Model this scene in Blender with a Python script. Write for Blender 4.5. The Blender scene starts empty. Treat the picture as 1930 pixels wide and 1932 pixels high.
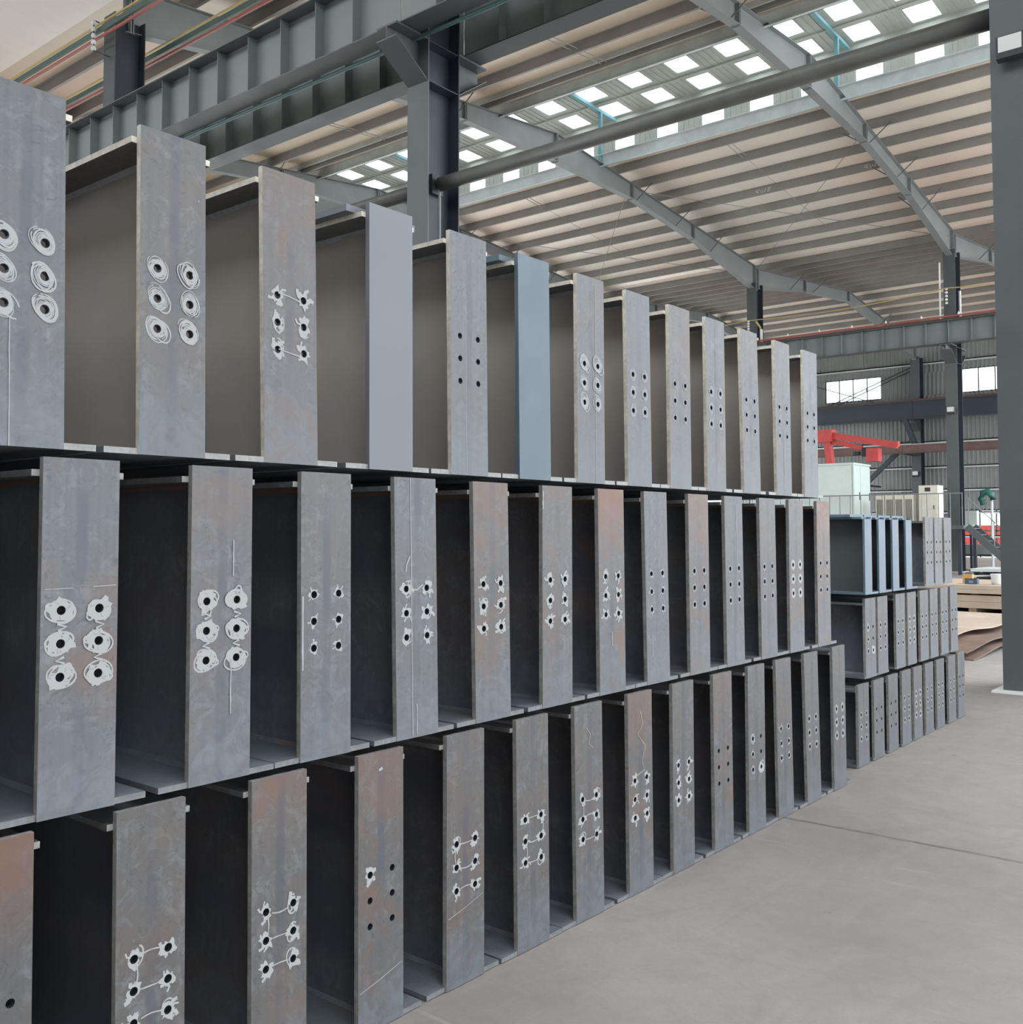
import bpy, bmesh, math, random
from mathutils import Vector, Matrix
SC = bpy.context.scene
COL = SC.collection
PI = math.pi

# ------------------------------------------------------------------ camera
pitch = math.atan(82.0/1895.0)
yaw = math.atan(1555.0*math.cos(pitch)/1895.0)
fh = Vector((math.cos(yaw), math.sin(yaw), 0))
RT = Vector((math.sin(yaw), -math.cos(yaw), 0))
FW = fh*math.cos(pitch) + Vector((0, 0, 1))*math.sin(pitch)
UP = -fh*math.sin(pitch) + Vector((0, 0, 1))*math.cos(pitch)
cd = bpy.data.cameras.new('camera')
cam = bpy.data.objects.new('camera', cd)
COL.objects.link(cam)
m = Matrix((RT, UP, -FW)).transposed().to_4x4()
m.translation = Vector((0, -2.38, 1.57))
cam.matrix_world = m
cd.sensor_fit = 'HORIZONTAL'
cd.sensor_width = 36
cd.lens = 36*1895/1930
cd.shift_y = -46/1930
cd.clip_start = 0.05
cd.clip_end = 500
SC.camera = cam

# ------------------------------------------------------------------ sky and exposure
W = bpy.data.worlds.new('overcast_sky')
SC.world = W
W.use_nodes = True
bg = W.node_tree.nodes['Background']
bg.inputs[0].default_value = (0.90, 0.955, 1.0, 1)
bg.inputs[1].default_value = 1.0
SC.view_settings.view_transform = 'Standard'
SC.view_settings.look = 'None'
SC.view_settings.gamma = 1
SC.view_settings.use_curve_mapping = False
SC.view_settings.exposure = 2.2
SC.cycles.max_bounces = 7
SC.cycles.diffuse_bounces = 5
SC.cycles.glossy_bounces = 3
SC.cycles.transparent_max_bounces = 8
SC.cycles.sample_clamp_indirect = 6

# ------------------------------------------------------------------ materials
def newmat(name, col, rough=0.6, metal=0.0, spec=0.5):
    mt = bpy.data.materials.new(name)
    mt.use_nodes = True
    b = mt.node_tree.nodes['Principled BSDF']
    b.inputs['Base Color'].default_value = (*col, 1)
    b.inputs['Roughness'].default_value = rough
    b.inputs['Metallic'].default_value = metal
    b.inputs['Specular IOR Level'].default_value = spec
    return mt

class NT:
    def __init__(s, mt):
        s.t = mt.node_tree; s.n = s.t.nodes; s.l = s.t.links; s.b = s.n['Principled BSDF']
    def node(s, typ, **kw):
        nd = s.n.new(typ)
        for k, v in kw.items(): setattr(nd, k, v)
        return nd
    def link(s, a, b): s.l.new(a, b)
    def math(s, op, a, b=None, c=None):
        nd = s.node('ShaderNodeMath', operation=op)
        for i, v in enumerate((a, b, c)):
            if v is None: continue
            if isinstance(v, (int, float)): nd.inputs[i].default_value = v
            else: s.link(v, nd.inputs[i])
        return nd.outputs[0]
    def noise(s, vec, scale, detail=4, rough=0.55, dist=0.0):
        nd = s.node('ShaderNodeTexNoise')
        s.link(vec, nd.inputs['Vector'])
        nd.inputs['Scale'].default_value = scale; nd.inputs['Detail'].default_value = detail
        nd.inputs['Roughness'].default_value = rough; nd.inputs['Distortion'].default_value = dist
        return nd.outputs['Fac']
    def ramp(s, fac, lo, hi, a=0.0, b=1.0):
        nd = s.node('ShaderNodeMapRange')
        s.link(fac, nd.inputs[0])
        for i, v in enumerate((lo, hi, a, b)): nd.inputs[i+1].default_value = v
        return nd.outputs[0]
    def mix(s, fac, a, b, mode='MIX'):
        nd = s.node('ShaderNodeMix', data_type='RGBA', blend_type=mode)
        if isinstance(fac, (int, float)): nd.inputs[0].default_value = fac
        else: s.link(fac, nd.inputs[0])
        for i, v in ((6, a), (7, b)):
            if isinstance(v, tuple): nd.inputs[i].default_value = (*v, 1)
            else: s.link(v, nd.inputs[i])
        return nd.outputs[2]
    def scaled(s, vec, sc):
        nd = s.node('ShaderNodeMapping'); nd.inputs['Scale'].default_value = sc
        s.link(vec, nd.inputs['Vector']); return nd.outputs[0]
    def bump(s, h, strength=0.2, dist=0.01):
        nd = s.node('ShaderNodeBump'); nd.inputs['Strength'].default_value = strength
        nd.inputs['Distance'].default_value = dist
        s.link(h, nd.inputs['Height']); s.link(nd.outputs[0], s.b.inputs['Normal'])

def mill_scale(name, dark=1.0):
    """raw hot-rolled plate; object colour: R rust, G blue cast, B brightness"""
    mt = newmat(name, (.2, .2, .22), .5, 0.0, .5); g = NT(mt)
    tc = g.node('ShaderNodeTexCoord'); oi = g.node('ShaderNodeObjectInfo')
    off = g.node('ShaderNodeVectorMath', operation='SCALE')
    cmb = g.node('ShaderNodeCombineXYZ')
    for i, k in enumerate((37.0, 11.0, 53.0)):
        g.link(g.math('MULTIPLY', oi.outputs['Random'], k), cmb.inputs[i])
    add = g.node('ShaderNodeVectorMath', operation='ADD')
    g.link(tc.outputs['Object'], add.inputs[0]); g.link(cmb.outputs[0], add.inputs[1])
    v = add.outputs[0]
    sep = g.node('ShaderNodeSeparateColor'); g.link(oi.outputs['Color'], sep.inputs[0])
    sx = g.node('ShaderNodeSeparateXYZ'); g.link(tc.outputs['Object'], sx.inputs[0])
    n1 = g.noise(v, 3.0, 5, .6, .6)
    n2 = g.noise(v, 14.0, 6, .65, 1.2)
    n3 = g.noise(g.scaled(v, (60, 60, 2.2)), 1.0, 3, .5)
    blue = (.210, .238, .268); brown = (.238, .206, .188)
    c = g.mix(g.math('ADD', g.ramp(n1, .3, .7, 0, .55), g.math('MULTIPLY', sep.outputs[1], .55)), brown, blue)
    # pale scaled-off patches
    pale = g.ramp(n2, .50, .68, 0, .60)
    c = g.mix(pale, c, (.40, .43, .46))
    # darker mottling
    c = g.mix(g.ramp(g.noise(v, 26.0, 5, .7, 2.0), .54, .70, 0, .65), c, (.10, .108, .118))
    # vertical rolling streaks
    c = g.mix(g.ramp(n3, .35, .75, 0, .38), c, (.145, .143, .150))
    # heat tint of the web weld down the middle of the plate
    ax = g.math('ABSOLUTE', g.math('ADD', sx.outputs[0], g.math('MULTIPLY', g.math('SUBTRACT', g.noise(g.scaled(v, (1, 1, 4)), 2.0, 2), .5), .02)))
    st = g.math('MULTIPLY', g.ramp(ax, .010, .020, 1, 0), g.ramp(g.noise(g.scaled(v, (.1, .1, 3)), 1.6, 2), .4, .6, .15, .75))
    c = g.mix(st, c, (.140, .155, .198))
    # rust
    r = g.math('MULTIPLY', g.ramp(g.noise(v, 4.2, 5, .6, 1.0), .50, .68), sep.outputs[0])
    c = g.mix(r, c, (.325, .190, .140))
    # rust spreading down from the top edge of the rustier plates
    tr = g.math('MULTIPLY', g.ramp(g.math('ADD', sx.outputs[2], g.math('MULTIPLY', n1, .35)), .78, 1.02), g.ramp(sep.outputs[0], .45, .95, 0, .9))
    c = g.mix(tr, c, (.36, .185, .125))
    # bluish light on the foot of the plate, painted as a paler band
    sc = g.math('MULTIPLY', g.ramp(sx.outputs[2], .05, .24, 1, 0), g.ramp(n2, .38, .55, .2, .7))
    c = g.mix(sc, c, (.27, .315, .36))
    mul = g.node('ShaderNodeMix', data_type='RGBA', blend_type='MULTIPLY'); mul.inputs[0].default_value = 1
    g.link(c, mul.inputs[6])
    cb = g.node('ShaderNodeCombineColor')
    bb = g.math('MULTIPLY', sep.outputs[2], dark)
    for i in range(3): g.link(bb, cb.inputs[i])
    g.link(cb.outputs[0], mul.inputs[7])
    g.link(mul.outputs[2], g.b.inputs['Base Color'])
    g.link(g.ramp(n2, .3, .7, .42, .62), g.b.inputs['Roughness'])
    g.bump(n2, .12, .004)
    return mt

def painted(name, col, rough=.5, var=.12, scale=2.0, bump=.0, metal=0.0):
    mt = newmat(name, col, rough, metal); g = NT(mt)
    tc = g.node('ShaderNodeTexCoord'); v = tc.outputs['Object']
    n = g.noise(v, scale, 5, .6, .5)
    c = g.mix(g.ramp(n, .35, .7, 0, 1), tuple(x*(1-var) for x in col), tuple(min(1, x*(1+var)) for x in col))
    g.link(c, g.b.inputs['Base Color'])
    g.link(g.ramp(n, .3, .7, rough-.08, rough+.1), g.b.inputs['Roughness'])
    if bump: g.bump(g.noise(v, scale*8, 4), bump, .01)
    return mt

M = {}
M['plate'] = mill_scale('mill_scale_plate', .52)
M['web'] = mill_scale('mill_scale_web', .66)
M['web_top'] = painted('open_top_web', (.38, .345, .31), .42, .08, 2)  # top-tier webs paler: light falling into the open cavities is in the colour
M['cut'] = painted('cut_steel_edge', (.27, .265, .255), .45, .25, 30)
M['cut_bright'] = painted('fresh_cut_edge', (.62, .58, .50), .5, .2, 30)  # top-tier edges: light from the left painted in as a cream tone
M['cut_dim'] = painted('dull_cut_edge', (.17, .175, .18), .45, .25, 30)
M['weld'] = painted('weld_metal', (.36, .38, .40), .4, .2, 40, .4)
M['primer_grey'] = painted('grey_primer', (.155, .168, .190), .55, .05, 3)
M['primer_blue'] = painted('blue_grey_primer', (.096, .138, .168), .55, .06, 5)
M['blue_steel'] = painted('blue_painted_steel', (.12, .17, .21), .5, .14, 7)
M['chalk'] = newmat('chalk', (.36, .365, .365), .9)
M['chalk_faint'] = newmat('chalk_rubbed', (.255, .262, .275), .85)
M['chalk_yellow'] = newmat('chalk_yellow', (.42, .38, .27), .85)
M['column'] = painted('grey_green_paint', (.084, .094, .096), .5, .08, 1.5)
M['column_dark'] = painted('blue_grey_paint', (.028, .036, .048), .5, .1, 1.5)  # dark parts' paint, doubling as painted shade on the column sections
M['girder'] = painted('light_grey_green_paint', (.19, .22, .215), .5, .08, 1.2)
M['rafter'] = painted('rafter_grey_paint', (.20, .212, .21), .5, .1, 1.0)
M['purlin'] = painted('purlin_galvanised', (.27, .255, .235), .5, .1, .8)
M['curb'] = painted('white_grey_curb', (.55, .60, .59), .5, .12, 1.5)
M['teal'] = painted('teal_paint', (.14, .33, .37), .5, .08, 2)
M['teal_dull'] = painted('dull_teal_paint', (.075, .15, .155), .5, .08, 2)
M['pipe'] = painted('grey_tube_paint', (.13, .13, .12), .45, .15, 3)
M['white'] = newmat('white_enamel', (.75, .76, .74), .5)
M['yellow'] = newmat('yellow_cover', (.48, .37, .13), .5)
M['green'] = newmat('green_cover', (.06, .105, .085), .5)
M['red'] = newmat('red_cover', (.36, .10, .08), .5)
M['crane_red'] = painted('crane_red_paint', (.62, .075, .065), .45, .1, 3)
M['dark'] = newmat('dark_rubber', (.03, .032, .035), .6)
M['rustbeam'] = painted('red_brown_primer', (.13, .075, .06), .6, .25, 1.5)
M['cabin'] = painted('pale_green_white_enamel', (.60, .67, .63), .45, .04, 2)
M['cream'] = painted('cream_enamel', (.66, .63, .53), .45, .04, 4)
M['timber'] = painted('timber', (.30, .22, .14), .8, .2, 6)
M['sandplate'] = painted('dusty_tan_plate', (.50, .40, .31), .7, .12, 1.3)
M['rustplate'] = painted('rusty_plate', (.20, .13, .10), .75, .25, 2.5)
M['bucket'] = newmat('white_bucket', (.68, .70, .69), .45)
M['orange'] = newmat('orange_case', (.62, .33, .08), .5)
M['navy'] = newmat('navy_case', (.05, .09, .13), .5)
M['grille'] = newmat('vent_slot', (.10, .09, .08), .7)
M['reel'] = newmat('green_reel_paint', (.03, .14, .12), .4)
M['lens'] = newmat('lamp_glass', (.62, .62, .60), .2)

def mat_roof(tint=None):
    mt = newmat('foil_faced_insulation', (.5, .45, .38), .38, .05); g = NT(mt)
    tc = g.node('ShaderNodeTexCoord'); v = tc.outputs['Object']
    n = g.noise(g.scaled(v, (.12, .12, .12)), 1.0, 3, .5)
    n2 = g.noise(g.scaled(v, (.6, 2.2, 1)), 1.2, 4, .6, .8)
    c = g.mix(g.ramp(n, .4, .62), (.74, .68, .60), (.80, .62, .52))
    c = g.mix(g.ramp(n2, .3, .75, 0, .35), c, (.60, .565, .50))
    if tint: c = g.mix(1.0, c, tint, 'MULTIPLY')
    g.link(c, g.b.inputs['Base Color'])
    g.bump(n2, .15, .02)
    return mt
M['roof'] = mat_roof()
M['roof_tan'] = mat_roof((.78, .70, .60))
M['monroof'] = painted('ribbed_sheet_green_white', (.42, .44, .41), .5, .08, 1.2)

def mat_wall():
    mt = newmat('ribbed_wall_sheet', (.30, .31, .30), .55); g = NT(mt)
    tc = g.node('ShaderNodeTexCoord'); v = tc.outputs['Object']
    n = g.noise(v, .5, 4, .6)
    c = g.mix(g.ramp(n, .3, .7), (.20, .212, .205), (.25, .258, .25))
    g.link(c, g.b.inputs['Base Color'])
    return mt
M['wall'] = mat_wall()

def mat_floor():
    mt = newmat('concrete_slab', (.3, .29, .28), .7); g = NT(mt)
    tc = g.node('ShaderNodeTexCoord'); v = tc.outputs['Object']
    sx = g.node('ShaderNodeSeparateXYZ'); g.link(v, sx.inputs[0])
    n1 = g.noise(v, .45, 6, .62, .4); n2 = g.noise(v, 5.0, 6, .65, .3); n3 = g.noise(g.scaled(v, (1, 7, 1)), 1.3, 4, .6)
    c = g.mix(g.ramp(n1, .33, .68), (.258, .230, .216), (.372, .338, .316))
    c = g.mix(g.ramp(n2, .45, .75, 0, .35), c, (.225, .208, .195))
    c = g.mix(g.ramp(n3, .55, .8, 0, .3), c, (.40, .385, .37))
    c = g.mix(g.ramp(g.noise(v, 60, 3, .7), .55, .8, 0, .3), c, (.20, .19, .18))
    c = g.mix(g.ramp(g.noise(v, 9.0, 2, .5), .74, .78, 0, .7), c, (.12, .105, .095))
    c = g.mix(g.ramp(g.noise(v, 1.1, 5, .7, 1.5), .55, .7, 0, .3), c, (.215, .20, .195))
    # sawn joints
    wob = g.math('MULTIPLY', g.math('SUBTRACT', g.noise(v, 2.5, 4), .5), .06)
    dx = g.math('ABSOLUTE', g.math('SUBTRACT', g.math('ADD', sx.outputs[0], wob), 5.27))
    j = g.math('MULTIPLY', g.ramp(dx, .005, .022, .85, 0), g.ramp(g.noise(v, 6, 3), .3, .6, .45, 1))
    for xx in (10.9, 17, 23, 29):
        j = g.math('MAXIMUM', j, g.ramp(g.math('ABSOLUTE', g.math('SUBTRACT', sx.outputs[0], xx)), .004, .014, .7, 0))
    for yy in (-7.0, -3.4):
        j = g.math('MAXIMUM', j, g.ramp(g.math('ABSOLUTE', g.math('SUBTRACT', sx.outputs[1], yy)), .003, .010, .5, 0))
    c = g.mix(j, c, (.11, .10, .095))
    # tyre scuffs
    t = g.noise(g.scaled(v, (.35, 5.5, 1)), 1.0, 3, .5, .6)
    c = g.mix(g.ramp(t, .62, .78, 0, .28), c, (.19, .18, .175))
    # floor darkened in the camera's bay, kept pale beyond the columns to bounce light
    c = g.mix(g.ramp(sx.outputs[0], 10.6, 11.2, 1, 0), c, (.80, .79, .79), 'MULTIPLY')
    c = g.mix(g.ramp(g.noise(g.scaled(v, (9, .7, 1)), 1.0, 3, .5, .8), .68, .74, 0, .35), c, (.42, .40, .38))
    g.link(c, g.b.inputs['Base Color'])
    g.link(g.ramp(n2, .3, .7, .55, .8), g.b.inputs['Roughness'])
    g.bump(n2, .3, .01)
    return mt
M['floor'] = mat_floor()

def mat_glazing(name, tr, mixf):
    mt = bpy.data.materials.new(name); mt.use_nodes = True
    t = mt.node_tree; t.nodes.clear()
    o = t.nodes.new('ShaderNodeOutputMaterial'); a = t.nodes.new('ShaderNodeBsdfTransparent')
    b = t.nodes.new('ShaderNodeBsdfTranslucent'); x = t.nodes.new('ShaderNodeMixShader')
    a.inputs[0].default_value = (*tr, 1); b.inputs[0].default_value = (.8, .82, .82, 1)
    x.inputs[0].default_value = mixf
    t.links.new(a.outputs[0], x.inputs[1]); t.links.new(b.outputs[0], x.inputs[2]); t.links.new(x.outputs[0], o.inputs[0])
    return mt
M['glass'] = mat_glazing('daylight_polycarbonate', (.96, .98, .98), .3)

# ------------------------------------------------------------------ mesh helpers
class MB:
    """collects geometry for ONE mesh object"""
    def __init__(s): s.v = []; s.f = []; s.mi = []
    def face(s, idx, mi=0): s.f.append(idx); s.mi.append(mi)
    def add(s, pts): n = len(s.v); s.v += [tuple(p) for p in pts]; return n
    def box(s, a, b, mi=0, shear=0.0, zm=0.0):
        x0, y0, z0 = a; x1, y1, z1 = b
        n = s.add([(x + shear*(z-zm), y, z) for z in (z0, z1) for (x, y) in ((x0, y0), (x1, y0), (x1, y1), (x0, y1))])
        for q in ((3, 2, 1, 0), (4, 5, 6, 7), (0, 1, 5, 4), (1, 2, 6, 5), (2, 3, 7, 6), (3, 0, 4, 7)):
            s.face([n+i for i in q], mi)
        return s
    def flange(s, a, b, sides=1):
        """slab with torch-cut front (1) and, when sides=1, cut long edges"""
        k = len(s.mi); s.box(a, b)
        s.mi[k+2] = 1
        if sides: s.mi[k+3] = 1; s.mi[k+5] = 1
        return s
    def prism(s, prof, d0, d1, axis='Y', mi=0):
        """closed profile extruded; axis Y: prof=(x,z); axis X: prof=(y,z); axis Z: prof=(x,y)"""
        def P(p, d):
            return {'Y': (p[0], d, p[1]), 'X': (d, p[0], p[1]), 'Z': (p[0], p[1], d)}[axis]
        n = s.add([P(p, d0) for p in prof] + [P(p, d1) for p in prof]); k = len(prof)
        s.face(list(range(n, n+k)), mi); s.face(list(range(n+2*k-1, n+k-1, -1)), mi)
        for i in range(k):
            j = (i+1) % k; s.face([n+i, n+k+i, n+k+j, n+j], mi)
        return s
    def tube(s, pts, r, seg=8, mi=0):
        pts = [Vector(p) for p in pts]; rings = []
        for i, p in enumerate(pts):
            d = (pts[min(i+1, len(pts)-1)] - pts[max(i-1, 0)]).normalized()
            u = d.cross(Vector((0, 0, 1)) if abs(d.z) < .9 else Vector((1, 0, 0))).normalized(); w = d.cross(u)
            rings.append(s.add([p + (u*math.cos(2*PI*k/seg) + w*math.sin(2*PI*k/seg))*r for k in range(seg)]))
        for a, b in zip(rings, rings[1:]):
            for k in range(seg): s.face([a+k, a+(k+1) % seg, b+(k+1) % seg, b+k], mi)
        s.face([rings[0]+k for k in range(seg)][::-1], mi); s.face([rings[-1]+k for k in range(seg)], mi)
        return s
    def bar(s, p, q, w, h, mi=0):
        """rectangular bar between two points, w sideways, h up"""
        p = Vector(p); q = Vector(q); d = (q-p).normalized()
        u = d.cross(Vector((0, 0, 1))).normalized(); n = u.cross(d)
        k = s.add([e + u*a*w/2 + n*b*h/2 for e in (p, q) for a, b in ((-1, -1), (1, -1), (1, 1), (-1, 1))])
        for f in ((0, 1, 2, 3), (7, 6, 5, 4), (0, 4, 5, 1), (1, 5, 6, 2), (2, 6, 7, 3), (3, 7, 4, 0)): s.face([k+i for i in f], mi)
        return s
    def lathe(s, prof, c=(0, 0, 0), seg=16, mi=0):
        rings = [s.add([(c[0]+r*math.cos(2*PI*k/seg), c[1]+r*math.sin(2*PI*k/seg), c[2]+z) for k in range(seg)]) for r, z in prof]
        for a, b in zip(rings, rings[1:]):
            for k in range(seg): s.face([a+k, a+(k+1) % seg, b+(k+1) % seg, b+k], mi)
        s.face([rings[0]+k for k in range(seg)][::-1], mi); s.face([rings[-1]+k for k in range(seg)], mi)
        return s
    def build(s, name, mats, parent=None, loc=(0, 0, 0), smooth=False):
        me = bpy.data.meshes.new(name); me.from_pydata(s.v, [], s.f)
        if not isinstance(mats, (list, tuple)): mats = [mats]
        for mm in mats: me.materials.append(mm)
        me.polygons.foreach_set('material_index', s.mi)
        bm = bmesh.new(); bm.from_mesh(me); bmesh.ops.recalc_face_normals(bm, faces=bm.faces); bm.to_mesh(me); bm.free()
        if smooth:
            me.polygons.foreach_set('use_smooth', [True]*len(me.polygons))
        o = bpy.data.objects.new(name, me); COL.objects.link(o)
        if parent: o.parent = parent
        else: o.location = loc
        return o

def tag(o, label=None, cat=None, group=None, kind=None):
    if label: o['label'] = label
    if cat: o['category'] = cat
    if group: o['group'] = group
    if kind: o['kind'] = kind
    return o
def thing(name, label, cat, loc=(0, 0, 0), group=None):
    o = bpy.data.objects.new(name, None); COL.objects.link(o); o.location = loc
    o.empty_display_size = .1
    return tag(o, label, cat, group)
def struct(name, mb, mt, loc=(0, 0, 0)):
    return tag(mb.build(name, mt, None, loc), kind='structure')
def copy_tree(o, loc, parent=None):
    c = o.copy(); COL.objects.link(c)
    if parent: c.parent = parent
    else: c.location = loc
    for ch in list(o.children): copy_tree(ch, None, c)
    return c

# ------------------------------------------------------------------ setting: floor
struct('floor', MB().box((-19, -3.4, -.2), (65.0, 31.2, 0)).box((-19, -14.2, -.2), (10.7, -3.4, 0)), M['floor'])
M['yard'] = newmat('pale_yard_concrete', (.72, .71, .68), .85)  # ground made extra pale to bounce daylight up to the roofs
struct('ground', MB().box((65.0, -45, -.25), (120, 80, -.02)), M['yard'])
struct('ground', MB().box((10.7, -45, -.25), (65.0, -3.4, -.02)).box((-60, -45, -.25), (10.7, -14.2, -.02)), M['yard'])
struct('ground', MB().box((-60, 31.2, -.25), (65.0, 80, -.02)), M['yard'])
struct('ground', MB().box((-60, -14.2, -.25), (-19, 31.2, -.02)), M['yard'])

# ------------------------------------------------------------------ setting: roofs
def roof_sheet(name, x0, x1, xr, zr, slope, y0, y1, lift=.28, mt='roof'):
    th = .06
    a = zr-slope*abs(x0-xr)+lift; b = zr-slope*abs(x1-xr)+lift
    mb = MB(); mb.prism([(x0, a), (x1, b), (x1, b+th), (x0, a+th)], y0, y1)
    return struct(name, mb, M[mt])
RZ = 14.75; XR = 26.3
YA, YB = -3.2, 31  # unseen bay ends cut short and left open to let sky light in
roof_sheet('ceiling', 11.4, 23.6, XR, RZ, .1, YA, YB, mt='roof_tan')
roof_sheet('ceiling', 29.05, 41.2, XR, RZ, .1, YA, YB)
RZ2 = 14.35; XR2 = 52.4
roof_sheet('ceiling', 41.2, 52.4, XR2, RZ2, .1, YA, YB)
roof_sheet('ceiling', 52.4, 65.2, XR2, RZ2, .1, YA, YB)
# the camera's bay: unseen roof, gap added to let daylight onto the stack
YF = -14
roof_sheet('ceiling', -18.5, -6.5, -4.0, RZ, .1, YF, YB)
roof_sheet('ceiling', 2.5, 11.4, -4.0, RZ, .1, YF, YB)
struct('wall_left', MB().box((-18.7, YF, 0), (-18.5, YB, 13.5)), M['column'])  # unseen wall, added to keep side light out of the cavities
struct('wall_front', MB().box((-18.5, YF-.1, 5.5), (10.5, YF, 13.4)).box((-18.5, YF-.1, 0), (-9, YF, 5.5)), M['column'])  # unseen wall with a low opening, added to cut frontal sky light

# raised ridge monitor with alternating daylight panes
PIT = 1.757; YC0 = 13.45; PW = .82
def ys_range(): return [YC0 + PIT*k for k in range(-9, 11)]
ZM = 16.56
def zmon(x): return ZM - .02*abs(x-XR)
rows = [(22.73, 23.70), (24.23, 25.2), (27.4, 28.37), (28.9, 29.87)]
POFF = 0
edges = [22.2] + [e for r in rows for e in r] + [30.4]
edges.insert(5, XR)
mb = MB()
for xa, xb in zip(edges, edges[1:]):
    isrow = (xa, xb) in rows
    if not isrow:
        mb.prism([(xa, zmon(xa)), (xb, zmon(xb)), (xb, zmon(xb)+.05), (xa, zmon(xa)+.05)], YA, YB)
    else:
        prev = YA
        for yc in ys_range():
            mb.prism([(xa, zmon(xa)), (xb, zmon(xb)), (xb, zmon(xb)+.05), (xa, zmon(xa)+.05)], prev, yc+POFF-PW/2)
            prev = yc+POFF+PW/2
        mb.prism([(xa, zmon(xa)), (xb, zmon(xb)), (xb, zmon(xb)+.05), (xa, zmon(xa)+.05)], prev, YB)
# shallow ribs of the sheet
y = YA+.2
while y < YB-.2:
    if min(abs(y-yc-POFF) for yc in ys_range()) > PW/2+.04:
        for s_ in (-1, 1):
            xa, xb = sorted((XR, XR+s_*3.6)); mb.prism([(xa, zmon(xa)-.025), (xb, zmon(xb)-.025), (xb, zmon(xb)), (xa, zmon(xa))], y, y+.03)
    y += .215
struct('ceiling', mb, M['monroof'])
wn = 0
for yc in ys_range():
    for (xa, xb) in rows:
        wn += 1
        g_ = MB().prism([(xa, zmon(xa)+.02), (xb, zmon(xb)+.02), (xb, zmon(xb)+.03), (xa, zmon(xa)+.03)], yc+POFF-PW/2, yc+POFF+PW/2)
        struct('window_%d' % wn, g_, M['glass'])
# side walls of the monitor
def mon_wall(name, x, t):
    mb = MB(); z0, za, zb, z1 = 14.5, 15.28, 15.90, 16.49
    mb.box((x, YA, z0), (x+t, YB, za)); mb.box((x, YA, zb), (x+t, YB, z1))
    prev = YA
    for yc in ys_range() + [None]:
        e = YB if yc is None else yc-PW/2
        mb.box((x, prev, za), (x+t, e, zb))
        k = prev+.1
        while k < e-.05:
            mb.box((x-.02, k, za), (x, k+.04, zb)); k += .2
        if yc: prev = yc+PW/2
    return struct(name, mb, M['monroof'])
mon_wall('wall_monitor_right', 30.0, .05)
mon_wall('wall_monitor_left', 22.55, .05)
for yc in ys_range():
    for x in (30.02, 22.57):
        wn += 1
        struct('window_%d' % wn, MB().box((x, yc-PW/2, 15.28), (x+.01, yc+PW/2, 15.90)), M['glass'])
# curb beams at the opening edge
for x, nm in ((28.98, 'right'), (23.5, 'left')):
    mb = MB(); mb.box((x, YA, 14.38), (x+.02, YB, 14.80)); mb.box((x-.12, YA, 14.78), (x+.02, YB, 14.80)); mb.box((x-.10, YA, 14.38), (x+.02, YB, 14.40))
    k = YA+.5
    tag(mb.build('curb_beam', M['curb']), 'pale curb beam along the %s edge of the raised ridge opening' % ('far' if nm == 'right' else 'near'), 'beam')

# ------------------------------------------------------------------ setting: walls
def corr(mb, y0, y1, z0, z1, x, pitch=.25, d=.035):
    """vertical-rib sheet facing -X"""
    prof = []; y = y0
    while y < y1-1e-6:
        for dy, dx in ((0, 0), (.45*pitch, 0), (.6*pitch, -d), (.85*pitch, -d)):
            if y+dy < y1: prof.append((x+dx, y+dy))
        y += pitch
    prof.append((x, y1)); back = [(x+.05, y1), (x+.05, y0)]
    n = mb.add([(px, py, z) for z in (z0, z1) for px, py in prof]); k = len(prof)
    for i in range(k-1): mb.face([n+i, n+i+1, n+k+i+1, n+k+i])
    mb.box((x+.05, y0, z0), (x+.12, y1, z1))
wins = [(20.05, 23.72), (11.35, 15.13), (2.7, 6.4)]
ZW0, ZW1 = 10.08, 11.52
mb = MB()
DY0, DY1, DZ = 12.4, 15.2, 2.85
corr(mb, YA, DY0, 0, ZW0, 65); corr(mb, DY1, YB, 0, ZW0, 65); corr(mb, DY0, DY1, DZ, ZW0, 65)
corr(mb, YA, YB, ZW1, 13.4, 65)
prev = YA
for a, b in sorted(wins):
    corr(mb, prev, a, ZW0, ZW1, 65); prev = b
corr(mb, prev, YB, ZW0, ZW1, 65)
struct('wall_right', mb, M['wall'])
struct('wall_back', MB().box((-19, YB, 9.5), (65.2, YB+.2, 14.9)).box((22.3, YB, 14.9), (30.3, YB+.2, 16.6)), M['wall'])  # end wall kept high, opening below added for daylight
for a, b in sorted(wins):
    wn += 1
    w_ = MB(); w_.box((65.06, a, ZW0), (65.07, b, ZW1))
    wo = struct('window_%d' % wn, w_, M['glass'])
    f_ = MB()
    for k in range(5):
        yy = a + (b-a)*k/4; f_.box((65.0, yy-.03, ZW0), (65.05, yy+.03, ZW1))
    f_.box((65, a, ZW0-.04), (65.05, b, ZW0+.03)); f_.box((65, a, ZW1-.03), (65.05, b, ZW1+.04))
    f_.build('window_frame', M['column_dark'], wo)
d_ = MB()
for yy in (DY0, DY0+.93, DY0+1.86, DY1): d_.box((65.0, yy-.04, 0), (65.06, yy+.04, DZ))
d_.box((65, DY0, 1.55), (65.06, DY1, 1.62)); d_.box((65, DY0, DZ-.05), (65.06, DY1, DZ+.05))
struct('door_1', d_, M['column'])
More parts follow.
